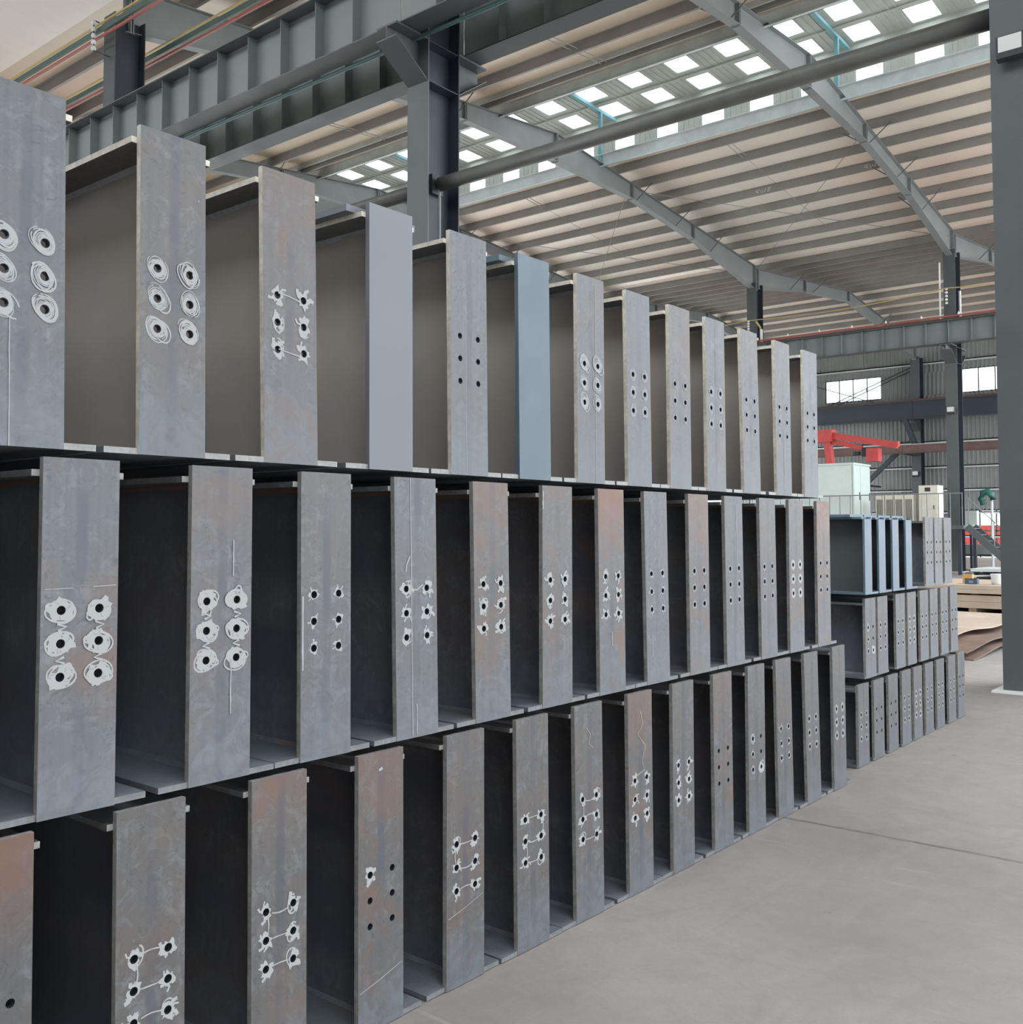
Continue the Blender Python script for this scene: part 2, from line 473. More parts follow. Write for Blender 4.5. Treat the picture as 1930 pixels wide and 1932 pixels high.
# wall rails (girts)
for z in (1.3, 2.75, 4.15, 5.58, 7.14, 8.75, 12.1):
    mb = MB(); mb.box((64.78, YA, z-.03), (64.96, YB, z+.03)); mb.box((64.78, YA, z-.12), (64.80, YB, z+.03))
    hh = {1.3: 'lowest', 2.75: 'second lowest', 4.15: 'third lowest', 5.58: 'fourth lowest', 7.14: 'fifth lowest', 8.75: 'second highest', 12.1: 'highest'}[z]
    tag(mb.build('wall_rail', M['curb']), 'pale horizontal rail across the ribbed far wall, %s of seven' % hh, 'rail', 'rails on the far wall')

# ------------------------------------------------------------------ columns, corbels
def h_column(name, label, x0, x1, yc, bf, ztop, dark=True, near=True, far=True, zc=9.03):
    t = thing(name, label, 'column', (x0, yc, 0))
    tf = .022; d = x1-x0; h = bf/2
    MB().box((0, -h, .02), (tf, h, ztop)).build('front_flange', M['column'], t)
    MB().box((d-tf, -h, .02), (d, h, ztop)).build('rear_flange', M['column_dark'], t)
    MB().box((tf, -.008, .02), (d-tf, .008, ztop)).build('web', M['column_dark'], t)  # web and rear flange darker: shade inside the section put in the colour
    MB().box((-.12, -h-.08, 0), (d+.12, h+.08, .02)).build('base_plate', M['white'], t)
    for s_, on in ((-1, near), (1, far)):
        if not on: continue
        e = 0 if s_ < 0 else d; L = .66
        mb = MB()
        xx = sorted((e, e+s_*L))
        mb.box((xx[0], -.21, zc-.03), (xx[1], .21, zc))
        mb.prism([(e, zc-.03), (e+s_*L, zc-.03), (e+s_*L, zc-.2), (e, zc-.65)], -.008, .008)
        # sloping bottom flange
        p0 = (e, zc-.65); p1 = (e+s_*L, zc-.2)
        mb.prism([p0, p1, (p1[0], p1[1]-.02), (p0[0], p0[1]-.02)], -.21, .21)
        mb.build('corbel', M['column'], t)
    mb = MB()
    for z in (zc-.03, zc-.65):
        mb.box((tf, -h+.01, z-.015), (d-tf, h-.01, z))
    mb.build('stiffener', M['column_dark'], t)
    return t
colsA = [(-8.4, 'out'), (-.045, 'nearest big grey-green column at the right edge with a floodlight high up'),
         (8.235, 'tall grey-green column with corbels standing behind the girder stack, pipe through it'),
         (17.385, 'grey column at upper left carrying insulators and coloured bars'),
         (26.2, 'column at upper left behind the insulator column, mostly hidden by stacks'), (34.8, '')]
for yc, lb in colsA[1:5]:
    t = h_column('column', lb, 10.70, 11.40, yc, .44, 12.5)
colsB = [(.55, 'far column standing behind the big column, out of sight'), (8.95, 'far grey column with small floodlight and white downpipes, right of the windows'),
         (17.25, 'far grey column with insulators rising from behind the stack ends'), (25.6, 'third far column, almost hidden behind stacked girders')]
for yc, lb in colsB:
    h_column('column', lb, 40.62, 41.30, yc, .44, 12.5, zc=8.72, far=True)
for yc, lb in ((17.58, 'dark column against the ribbed far wall beside the red jib'), (8.9, 'dark wall column hidden behind the far floodlight column')):
    h_column('column', lb, 63.9, 64.6, yc, .56, 12.4, zc=8.42, far=False)

# conduits on the A column behind the stack
tag(MB().tube([(10.93, 7.985, .1), (10.93, 7.99, 6.7)], .022, 8).build('conduit', M['rafter']), 'slim grey conduit running up the column with corbels', 'conduit')

# ------------------------------------------------------------------ crane runway girders
def runway(label, x, w, y0, y1, z0, z1, ysf, mat, rail=True):
    t = thing('runway_girder', label, 'girder', (x, y0, z0)); L = y1-y0-.02; H = z1-z0
    MB().box((-.006+w/2, 0, .02), (.006+w/2, L, H-.02)).build('web', mat, t)
    MB().box((0, 0, 0), (w, L, .02)).build('bottom_flange', M['column'], t)
    MB().box((-.05, 0, H-.02), (w+.05, L, H)).build('top_flange', M['column'], t)
    for y in ysf:
        if .05 < y-y0 < L-.05:
            mb = MB(); mb.box((.02, y-y0-.006, .03), (w/2-.006, y-y0+.006, H-.02)); mb.box((w/2+.006, y-y0-.006, .03), (w-.02, y-y0+.006, H-.02))
            mb.build('stiffener', mat, t)
    if rail:
        MB().box((w/2-.035, 0, H), (w/2+.035, L, H+.12)).build('rail', M['rustbeam'], t)
    return t
sfA = [8.235 + .885*k + .0 for k in range(-40, 40)]
seg = [(-8.4, -.045), (-.045, 8.235), (8.235, 17.385), (17.385, 26.2)]
lbA = {1: 'crossing the top of the picture', 2: 'between the corbel column and the insulator column', 3: 'beyond the insulator column at the left edge', 4: 'farthest segment at upper left'}
for i, (a, b) in enumerate(seg):
    if i == 0: continue
    runway('near crane girder, %s' % lbA[i], 10.14, .40, a, b, 9.05, 10.05, [s_ for s_ in sfA if abs(s_-a) > .3 and abs(s_-b) > .3], M['girder'])
    runway('rear grey crane girder behind the near one, %s' % lbA[i], 11.54, .40, a, b, 9.05, 10.05, [s_ for s_ in sfA if abs(s_-a) > .3 and abs(s_-b) > .3], M['girder'])
sfB = [8.04 + .832*k for k in range(-30, 40)]
for i, (a, b) in enumerate([(.55, 8.95), (8.95, 17.25), (17.25, 25.6)]):
    runway('far grey crane girder under a red conductor line, %s' % ['right segment', 'segment between the two far columns', 'left segment behind the stack', 'leftmost hidden segment'][i],
           40.0, .40, a, b, 8.75, 9.62, sfB, M['girder'])
for i, (a, b) in enumerate([(8.9, 17.58), (17.58, 26)]):
    runway('dark crane girder along the far wall below the windows, %s' % ['right segment', 'left segment'][i], 63.1, .40, a, b, 8.44, 9.55, [], M['column_dark'])
# brown lower jib rail along far wall
for i, (a, b) in enumerate([(8.9, 17.5), (17.52, 26)]):
    t = thing('jib_rail_beam', 'red-brown rail beam low on the far wall, %s' % ['right of the wall column', 'behind the red jib'][i], 'beam', (61.0, a, 6.2))
    MB().box((.12, 0, .03), (.15, b-a, .5)).build('web', M['rustbeam'], t)
    MB().box((0, 0, 0), (.3, b-a, .03)).build('bottom_flange', M['rustbeam'], t)
    MB().box((0, 0, .5), (.3, b-a, .53)).build('top_flange', M['curb'], t)
    for y in (a, b): MB().box((.3, (y-a)-.1+(.1 if y == a else -.1), .0), (2.9, (y-a)+.1+(.1 if y == a else -.1), .3)).build('bracket', M['column_dark'], t)
tag(MB().bar((62.0, 17.9, 6.5), (62.0, 20.2, 4.35), .2, .26).tube([(62.0, 20.1, 4.4), (64.7, 20.1, 4.4)], .06).build('diagonal_brace', M['column_dark']), 'dark diagonal brace sloping down left from the wall column', 'brace')
tag(MB().bar((62.9, 17.9, 8.4), (62.9, 17.3, 6.75), .3, .3).build('knee_brace', M['column_dark']), 'short dark knee brace on the far wall column', 'brace')
# cross bracing seen against the window
tag(MB().tube([(64.7, 17.9, 11.95), (64.7, 26.0, 8.85)], .03, 6).tube([(64.7, 17.9, 11.73), (64.7, 26.0, 8.63)], .03, 6).tube([(64.7, 20.9, 10.8), (64.7, 20.9, 10.58)], .02, 6).build('wall_cross_brace', M['column_dark']),
    'thin double brace rods crossing the far window', 'brace')
tag(MB().tube([(64.62, 25.9, 11.8), (64.62, 18.0, 8.95)], .03, 6).build('wall_brace_rod', M['column_dark']), 'single thin brace rod falling right across the far window', 'brace')

# teal air line, tie tubes
tag(MB().tube([(10.58, 0, 9.0), (10.58, 8.0, 9.0), (10.58, 26, 9.05)], .032, 8).build('air_pipe', M['teal_dull']), 'thin teal pipe running under the near crane girder', 'pipe')
def tie(a, b, label):
    t = thing('tie_tube', label, 'pipe', (11.05, a, 6.88))
    MB().tube([(0, .16, 0), (0, b-a-.16, 0)], .11, 20).build('tube', M['pipe'], t, smooth=True)
    for y in (.05, b-a-.05):
        MB().box((-.12, y-.04, -.15), (.12, y+.04, .15)).tube([(0, y, 0), (0, y+(.14 if y < 1 else -.14), 0)], .06, 10).build('end_bracket', M['column_dark'], t)
tie(-.045, 8.235, 'long grey tie tube crossing the view from the big column to the corbel column')
tie(8.235, 17.385, 'grey tie tube emerging left of the corbel column')

# conductor bars and insulators on row A
def bars(x, tagl):
    for nm, z, mt, wd, hg in (('yellow', 12.13, 'yellow', .035, .035), ('green', 12.0, 'green', .04, .12), ('red', 11.85, 'red', .04, .05)):
        tag(MB().box((x-wd/2, -2, z-hg/2), (x+wd/2, 30.8, z+hg/2)).build('conductor_bar', M[mt]), '%s conductor bar on the %s of the insulator column' % (nm, tagl), 'conductor bar')
bars(10.42, 'near side'); bars(11.75, 'rear side')
def insulators(x, y, z0, z1, n, label, arm, r=.05):
    t = thing('insulator_string', label, 'insulator', (x, y, z0))
    for k in range(n):
        z = (z1-z0)*k/(n-1)
        MB().lathe([(.02, z-.045), (r, z-.03), (r, z+.01), (.03, z+.045)], seg=12).build('insulator', M['white'], t, smooth=True)
    MB().tube([(0, 0, -.06), (0, 0, z1-z0+.06)], .012, 6).box((0, -.01, -.06), (arm, .01, -.04)).box((0, -.01, z1-z0+.04), (arm, .01, z1-z0+.06)).build('bracket', M['column_dark'], t)
insulators(10.32, 17.32, 11.6, 12.14, 5, 'white insulator string holding coloured bars at upper left', .36)
insulators(40.3, 17.25, 10.3, 10.75, 5, 'white insulator string on the far column behind the stack ends', .3)
insulators(40.3, 8.98, 10.35, 10.9, 5, 'white insulator string on the far floodlight column', .3)
# far yellow feeder wire, sagging, and red conductor with pegs
pts = []
for (a, b, za, zb) in ((25.6, 17.25, 10.75, 10.75), (17.25, 8.98, 10.75, 10.9), (8.98, .5, 10.9, 10.9)):
    for k in range(9):
        f = k/8; pts.append((40.16, a+(b-a)*f, za+(zb-za)*f - .5*4*f*(1-f)*.35))
tag(MB().tube(pts, .022, 6).build('feeder_wire', M['yellow']), 'thin yellow feeder wire strung between the far columns', 'wire')
tag(MB().tube([(40.3, 16.9, 10.7), (40.38, 16.75, 10.45), (40.4, 16.72, 10.35)], .04, 8).build('drop_cable', M['yellow']), 'yellow cable dropping down the far column behind the stack', 'cable')
tag(MB().tube([(40.4, 16.7, 10.33), (40.4, 16.7, 9.74)], .06, 8).build('switch_tube', M['white']), 'white tube under the yellow drop cable', 'tube')
tag(MB().tube([(40.45, 8.98+.28, 9.7), (40.45, 8.98+.28, 12.0)], .035, 8).build('downpipe', M['white']), 'white downpipe on the left edge of the floodlight column', 'pipe')
tag(MB().tube([(41.0, 8.68, 9.7), (41.0, 8.68, 10.9)], .05, 8).build('downpipe', M['white']), 'short white downpipe on the right of the floodlight column', 'pipe')
tag(MB().tube([(40.05, .6, 9.78), (40.05, 30.8, 9.78)], .035, 6).build('conductor_line', M['red']), 'long red conductor line on top of the far crane girder', 'conductor bar')
for k in range(16):
    tag(MB().lathe([(.02, -.02), (.04, 0), (.04, .05), (.015, .1)], (0, 0, 0), 8).build('line_peg', M['white'], None, (40.05, 3.0+1.37*k, 9.82)),
        'small white peg on the far red conductor line', 'insulator', 'pegs on the red conductor line')

# ------------------------------------------------------------------ roof frames
def rafter(label, ya, yb, x0, x1, xr, zr, bottom):
    """tapered rafter frame across one bay"""
    t = thing('roof_rafter', label, 'rafter', (x0, ya, 0))
    sl = (yb-ya)/(x1-x0)
    top = [(x0, zr-.1*(xr-x0)), (xr, zr), (x1, zr-.1*(x1-xr))]
    def add_strip(mb, line, th, hw):
        n = []
        for x, z in line:
            y = sl*(x-x0)
            n.append(mb.add([(x-x0, y-hw, z), (x-x0, y+hw, z), (x-x0, y+hw, z+th), (x-x0, y-hw, z+th)]))
        for a, b in zip(n, n[1:]):
            for i in range(4): mb.face([a+i, a+(i+1) % 4, b+(i+1) % 4, b+i])
        mb.face([n[0]+i for i in range(4)]); mb.face([n[-1]+i for i in range(4)])
    mb = MB(); add_strip(mb, top, -.016, .125); mb.build('top_flange', M['rafter'], t)
    mb = MB(); add_strip(mb, bottom, .016, .125); mb.build('bottom_flange', M['rafter'], t)
    mb = MB()
    def zt(x): return zr-.1*abs(x-xr)
    xs = sorted(set([p[0] for p in bottom] + [xr]))
    def zb(x):
        for (a, za), (b, zb_) in zip(bottom, bottom[1:]):
            if a <= x <= b: return za+(zb_-za)*(x-a)/(b-a)
        return bottom[-1][1]
    for a, b in zip(xs, xs[1:]):
        n = mb.add([(x-x0, sl*(x-x0)+s_*.005, z) for x in (a, b) for z in (zb(x)+.01, zt(x)-.01) for s_ in (-1, 1)])
        for q in ((0, 2, 6, 4), (1, 5, 7, 3), (0, 4, 5, 1), (2, 3, 7, 6)): mb.face([n+i for i in q])
    mb.build('web', M['rafter'], t)
    for x in [p[0] for p in bottom[1:-1]] + [x0+.15, x1-.15]:
        for dd in (-.03, .03):
            y = sl*(x+dd-x0)
            MB().box((x+dd-x0-.012, y-.125, zb(x)-.02), (x+dd-x0+.012, y+.125, zt(x)-.012)).build('splice_plate', M['rafter'], t)
    # fly braces up to the purlins on the far half
    for x in [xr + s_*q for q in (4.9, 7.7, 10.5) for s_ in (-1, 1)]:
        if x0+1 < x < x1-1:
            mb = MB(); y = sl*(x-x0)
            mb.tube([(x-x0, y-.06, zb(x)+.06), (x-x0, y-.75, zt(x)+.02)], .018, 5); mb.tube([(x-x0, y+.06, zb(x)+.06), (x-x0, y+.75, zt(x)+.02)], .018, 5)
            mb.build('fly_brace', M['column'], t)
botA = [(11.0, 12.2), (17.0, 13.25), (21.8, 13.75), (26.3, 13.80), (30.9, 13.73), (35.4, 13.25), (41.0, 12.2)]
framesA = [(-.045, .55, 'nearest, joining the big column at the right'), (8.235, 8.95, 'between the corbel column and floodlight column'), (17.385, 17.25, 'passing behind the corbel column down to the far column'),
           (26.2, 25.6, 'seen left of the corbel column')]
for ya, yb, lb in framesA:
    rafter('tapered middle-bay roof rafter %s' % lb, ya, yb, 11.0, 41.0, XR, RZ, botA)
botB = [(41.0, 12.3), (46.5, 13.2), (52.4, 13.78), (58.3, 13.15), (63.9, 12.2)]
for ya, yb, lb in ((.55, .5, 'right end, hidden by the big column'), (8.95, 8.9, 'right of the floodlight column'), (17.25, 17.58, 'kinked, running from the far column to the far wall'), (25.6, 26.0, 'left, behind the stack')):
    rafter('far-bay roof rafter %s' % lb, ya, yb, 41.0, 63.9, XR2, RZ2, botB)

def purlin(x, z, label, group, mt='purlin', face=-1):
    mb = MB(); f = .075
    mb.box((x-.004, YA, z), (x+.004, YB, z+.28)); mb.box((x, YA, z), (x+f, YB, z+.008)); mb.box((x-f, YA, z+.272), (x, YB, z+.28))
    mb.box((x+f-.006, YA, z), (x+f, YB, z+.025))
    o = mb.build('roof_purlin', M[mt]); return tag(o, label, 'purlin', group)
ordn = ['first', 'second', 'third', 'fourth', 'fifth', 'sixth', 'seventh', 'eighth', 'ninth', 'tenth', 'eleventh', 'twelfth', 'thirteenth']
for i, x in enumerate([29.9, 31.3, 32.7, 34.1, 35.6, 37.1, 38.6, 40.0]):
    purlin(x, RZ-.1*abs(x-XR), 'roof purlin on the far slope of the middle bay, %s below the daylight panes' % ordn[i], 'purlins of the middle bay far slope')
for yy in (13.8, 9.75):
    pl = [o for o in COL.objects if o.name.startswith('roof_purlin') and o.get('label', '').startswith('roof purlin on the far slope of the middle bay, fourth')][0]
    mb = MB(); zz = RZ-.1*abs(34.1-XR)+.05
    for seq in ([(.62, .12), (.52, .15), (.50, .10), (.58, .07), (.56, .02), (.48, .03)], [(.42, .15), (.36, .02), (.30, .11), (.24, .02), (.18, .15)], [(.12, .02), (.11, .15), (.02, .13), (.02, .08), (.11, .07)]):
        mb.tube([(34.1-.008, yy+.1-a, zz+b) for a, b in seq], .011, 4)
    w_ = mb.build('chalk_writing', M['white'], pl)
for i, x in enumerate([22.7, 21.3, 19.9, 18.5, 17.1, 15.6, 14.1, 12.6]):
    purlin(x, RZ-.1*abs(x-XR), 'roof purlin on the near slope of the middle bay, %s below the daylight panes' % ordn[i], 'purlins of the middle bay near slope')
for s_, nm in ((-1, 'near'), (1, 'far')):
    for i in range(8):
        x = XR2 + s_*(.4+1.45*i)
        if 41.6 < x < 63.6: purlin(x, RZ2-.1*abs(x-XR2), 'roof purlin on the %s slope of the far bay, %s from its ridge' % (nm, ordn[i]), 'purlins of the far bay %s slope' % nm)
# sag rod pairs between purlins
for yb_ in (4.4, 12.9, 21.5):
    for xa, xb in ((21.3, 19.9), (22.7, 21.3), (29.9, 31.3)):
        mb = MB()
        for dd in (-.09, .09):
            mb.tube([(xa, yb_+dd, RZ-.1*abs(xa-XR)+.1), (xb, yb_+dd, RZ-.1*abs(xb-XR)+.1)], .014, 5)
        tag(mb.build('sag_rod', M['purlin']), 'short paired sag rods between roof purlins beside the daylight panes', 'rod', 'sag rods in the middle bay')
    for xa, xb in ((31.3, 32.7), (32.7, 34.1), (34.1, 35.6), (35.6, 37.1), (37.1, 38.6)):
        tag(MB().tube([(xa, yb_, RZ-.1*abs(xa-XR)+.1), (xb, yb_, RZ-.1*abs(xb-XR)+.1)], .009, 5).build('sag_rod', M['purlin']),
            'thin single sag rod between roof purlins on the far slope', 'rod', 'thin sag rods on the far slope')
# roof wind bracing
for i, (ya, yb) in enumerate(((8.8, 17.0), (17.5, 25.7))):
    for j, (xa, xb) in enumerate(((30.9, 40.5),)):
        tag(MB().tube([(xa, ya, 13.95), (xb, yb, 12.95)], .012, 5).tube([(xa, yb, 13.95), (xb, ya, 12.95)], .012, 5).build('wind_brace', M['rafter']),
            'thin crossed wind bracing rods under the far slope, %s' % ['right set', 'left set'][i], 'brace')
# monitor frames (teal)
for ya, lb in ((.3, 'nearest'), (8.78, 'above the right rafter'), (17.3, 'above the middle rafter'), (25.9, 'left of the corbel column')):
    t = thing('ridge_frame', 'teal frame carrying the raised ridge roof, %s' % lb, 'frame', (XR, ya, 0))
    for s_ in (-1, 1):
        MB().box((s_*2.65-.05, -.06, 14.5), (s_*2.65+.05, .06, 16.33)).build('post', M['teal'], t)
        MB().bar((0, 0, 16.42), (s_*3.6, 0, 16.35), .12, .10).build('rafter', M['teal'], t)
for i, x in enumerate((23.95, 28.63, 26.9, 25.7)):
    tag(MB().box((x-.03, YA, zmon(x)-.06), (x+.03, YB, zmon(x)-.03)).build('monitor_purlin', M['monroof']), 'pale purlin under the raised ridge roof, %s from the near eave' % ordn[[0, 3, 2, 1][i]], 'purlin')

# ------------------------------------------------------------------ floodlights
def floodlight(x, y, z, s, label):
    t = thing('floodlight', label, 'lamp', (x, y, z))
    MB().prism([(-.16*s, -.13*s), (-.16*s, .13*s), (-.05*s, .11*s), (-.05*s, -.14*s)], -.15*s, .15*s).build('housing', M['dark'], t)
    MB().box((-.165*s, -.125*s, -.06*s), (-.158*s, .125*s, .12*s)).build('lens', M['lens'], t)
    MB().box((-.06*s, -.02, -.02), (0, .02, .02)).build('bracket', M['dark'], t)
floodlight(10.69, -.04, 6.33, .85, 'rounded floodlight high on the big column at the right edge')
floodlight(40.6, 8.95, 6.22, 1.0, 'small white floodlight on the far column')
floodlight(63.88, 17.6, 5.1, 1.3, 'white lamp on the dark wall column')

# ------------------------------------------------------------------ steel girders
def plate_mesh(w, H, t, cx, lean, zc, zm, holes=True, dz=.08, dx=.048, r=.0108):
    """vertical end plate with six drilled holes, front at y=0"""
    mb = MB()
    def X(x, z): return cx + x + lean*(z-zm)
    def ring(y, x0, x1, z0, z1, hx, hz):
        outer = []
        for a, b in (((x0, z0), (x1, z0)), ((x1, z0), (x1, z1)), ((x1, z1), (x0, z1)), ((x0, z1), (x0, z0))):
            for k in range(4): outer.append((a[0]+(b[0]-a[0])*k/4, a[1]+(b[1]-a[1])*k/4))
        inner = []
        for (px, pz) in outer:
            an = math.atan2((pz-hz)/(z1-z0), (px-hx)/(x1-x0)); inner.append((hx+r*math.cos(an), hz+r*math.sin(an)))
        return mb.add([(X(a, b), y, b) for a, b in outer]), mb.add([(X(a, b), y, b) for a, b in inner])
    if not holes:
        mb.box((cx-w/2, 0, 0), (cx+w/2, t, H), 0, lean, zm); return mb
    zr = [zc-1.5*dz, zc-.5*dz, zc+.5*dz, zc+1.5*dz]
    for y in (0, t):
        for z0, z1 in ((0, zr[0]), (zr[3], H)):
            n = mb.add([(X(a, b), y, b) for a, b in ((-w/2, z0), (w/2, z0), (w/2, z1), (-w/2, z1))]); mb.face([n, n+1, n+2, n+3])
    for ci in (-1, 1):
        x0, x1 = (-w/2, 0) if ci < 0 else (0, w/2)
        for k in range(3):
            rr = [ring(y, x0, x1, zr[k], zr[k+1], ci*dx, zc+(k-1)*dz) for y in (0, t)]
            for o, i in rr:
                for q in range(16): mb.face([o+q, o+(q+1) % 16, i+(q+1) % 16, i+q])
            for q in range(16): mb.face([rr[0][1]+q, rr[0][1]+(q+1) % 16, rr[1][1]+(q+1) % 16, rr[1][1]+q], 5)
    for sx in (-1, 1):
        n = mb.add([(X(sx*w/2, z), y, z) for z in (0, H) for y in (0, t)]); mb.face([n, n+1, n+3, n+2], 1)
    for z in (0, H):
        n = mb.add([(X(x, z), y, z) for x in (-w/2, w/2) for y in (0, t)]); mb.face([n, n+1, n+3, n+2], 1)
    return mb

class Chalk:
    """chalk strokes lying on the face of the plate"""
    def __init__(s, mb, rng, X): s.mb = mb; s.r = rng; s.X = X; s.e = .0004
    def nxt(s): s.e += .00004; return -s.e
    def stroke(s, pts, w=.005, mi=2):
        y = s.nxt(); n = []
        for i, (x, z) in enumerate(pts):
            a = pts[max(i-1, 0)]; b = pts[min(i+1, len(pts)-1)]
            d = math.hypot(b[0]-a[0], b[1]-a[1]) or 1; nx, nz = -(b[1]-a[1])/d, (b[0]-a[0])/d
            ww = w/2*(.75+.5*s.r.random())
            n.append(s.mb.add([(s.X(x+nx*ww, z), y, z+nz*ww), (s.X(x-nx*ww, z), y, z-nz*ww)]))
        for a, b in zip(n, n[1:]): s.mb.face([a, a+1, b+1, b], mi)
    def eloop(s, cx, cz, a_, b_, tilt, w=.004, mi=2, arc=1.0, ph=None):
        ph = s.r.random()*6.28 if ph is None else ph; pts = []
        for i in range(int(20*arc)+1):
            t_ = ph+2*PI*i/20; q = 1+.04*math.sin(3*t_+ph)
            u, v = a_*q*math.cos(t_), b_*q*math.sin(t_)
            pts.append((cx+u*math.cos(tilt)-v*math.sin(tilt), cz+u*math.sin(tilt)+v*math.cos(tilt)))
        s.stroke(pts, w, mi)
    def loop(s, cx, cz, rx, rz, w=.004, turns=1.05, mi=2):
        ph = s.r.random()*6.28; pts = []
        k = int(18*turns)
        for i in range(k+1):
            a = ph+2*PI*turns*i/k; q = 1+.07*math.sin(3*a+ph)+.05*s.r.uniform(-1, 1)
            pts.append((cx+rx*q*math.cos(a), cz+rz*q*math.sin(a)))
        s.stroke(pts, w, mi)
    def annulus(s, cx, cz, ri, ro, jag=.15, mi=2, squash=1.0):
        y = s.nxt(); n = 22; o = []; i_ = []; ph = s.r.random()*6
        for k in range(n):
            a = 2*PI*k/n; q = ro*(1+jag*(.6*math.sin(2*a+ph)+.4*math.sin(5*a+2*ph)+.8*s.r.uniform(-1, 1)))
            q = max(q, ri*1.15)
            o.append((cx+q*math.cos(a)*squash, cz+q*math.sin(a))); i_.append((cx+ri*math.cos(a), cz+ri*math.sin(a)))
        a0 = s.mb.add([(s.X(p[0], p[1]), y, p[1]) for p in o]); b0 = s.mb.add([(s.X(p[0], p[1]), y, p[1]) for p in i_])
        for k in range(n): s.mb.face([a0+k, a0+(k+1) % n, b0+(k+1) % n, b0+k], mi)
    def mark(s, style, hx, hz):
        r = s.r
        if style == 'ring':
            ox, oz = r.uniform(-.005, .001), r.uniform(-.003, .005); tl = r.uniform(-1.25, -.85)
            s.annulus(hx, hz, .0115, .022, .12, 3)
            s.annulus(hx, hz, .0125, .017, .25, 2)
            for k in range(5):
                q = .017+.0032*k
                s.eloop(hx+ox*k*.4, hz+oz*k*.4, q*1.22, q*.92, tl+r.uniform(-.12, .12), r.choice((.0022, .003, .0042)), 2, r.uniform(.75, 1.05))
            if r.random() < .4: s.eloop(hx+.012*r.choice((-1, 1)), hz-.004, .034, .022, tl, .0038, 2, .8)
        elif style == 'heavy':
            s.annulus(hx, hz, .0112, .0275, .30)
            for k in range(3):
                an = r.random()*6.28; L = r.uniform(.016, .026); px, pz = hx+.019*math.cos(an), hz+.019*math.sin(an)
                s.stroke([(px-L*math.sin(an), pz+L*math.cos(an)), (px, pz), (px+L*math.sin(an), pz-L*math.cos(an))], .011)
            for k in range(2):
                q = r.uniform(.024, .032); s.eloop(hx+r.uniform(-.005, .005), hz+r.uniform(-.008, .006), q*1.15, q*.85, r.uniform(-.6, .6), .0045)
            an = r.random()*6.28; s.eloop(hx+.027*math.cos(an), hz+.027*math.sin(an), .012, .009, an, .0045)
            for k in range(3):
                an = r.random()*6.28; s.stroke([(hx+.015*math.cos(an), hz+.015*math.sin(an)), (hx+.025*math.cos(an+.3), hz+.025*math.sin(an+.3))], .0018, 3)
        elif style in ('blob', 'link'):
            big = 1.12 if style == 'blob' else 1.0
            s.annulus(hx, hz, .0112, .0205*big, .38, 2, r.uniform(.8, 1.05))
            for k in range(3):
                a = r.random()*6.28; L = r.uniform(.024, .036)*big
                s.stroke([(hx+.013*math.cos(a), hz+.013*math.sin(a)), (hx+.7*L*math.cos(a+.15), hz+.7*L*math.sin(a+.15)), (hx+L*math.cos(a-.1), hz+L*math.sin(a-.1))], r.choice((.006, .010)))
            if r.random() < .35: s.eloop(hx+r.uniform(-.006, .006), hz+r.uniform(-.006, .006), .027, .019, r.uniform(.8, 1.9), .0042, 2, r.uniform(.6, 1))
        elif style == 'small':
            s.annulus(hx, hz, .0115, .0165, .3, 2)
            for k in range(2):
                a = r.random()*6.28; s.stroke([(hx+.012*math.cos(a), hz+.012*math.sin(a)), (hx+.026*math.cos(a), hz+.028*math.sin(a))], .004)
        elif style == 'faint':
            s.annulus(hx, hz, .0118, .0205, .2, 3); s.loop(hx, hz, .019, .023, .0025, 1.0, 3)
        elif style == 'fring':
            s.annulus(hx, hz, .0118, .0240, .12, 3); s.loop(hx, hz, .021, .026, .004)
        elif style == 'disk':
            s.annulus(hx, hz, .0115, .029, .06, 2, .95)

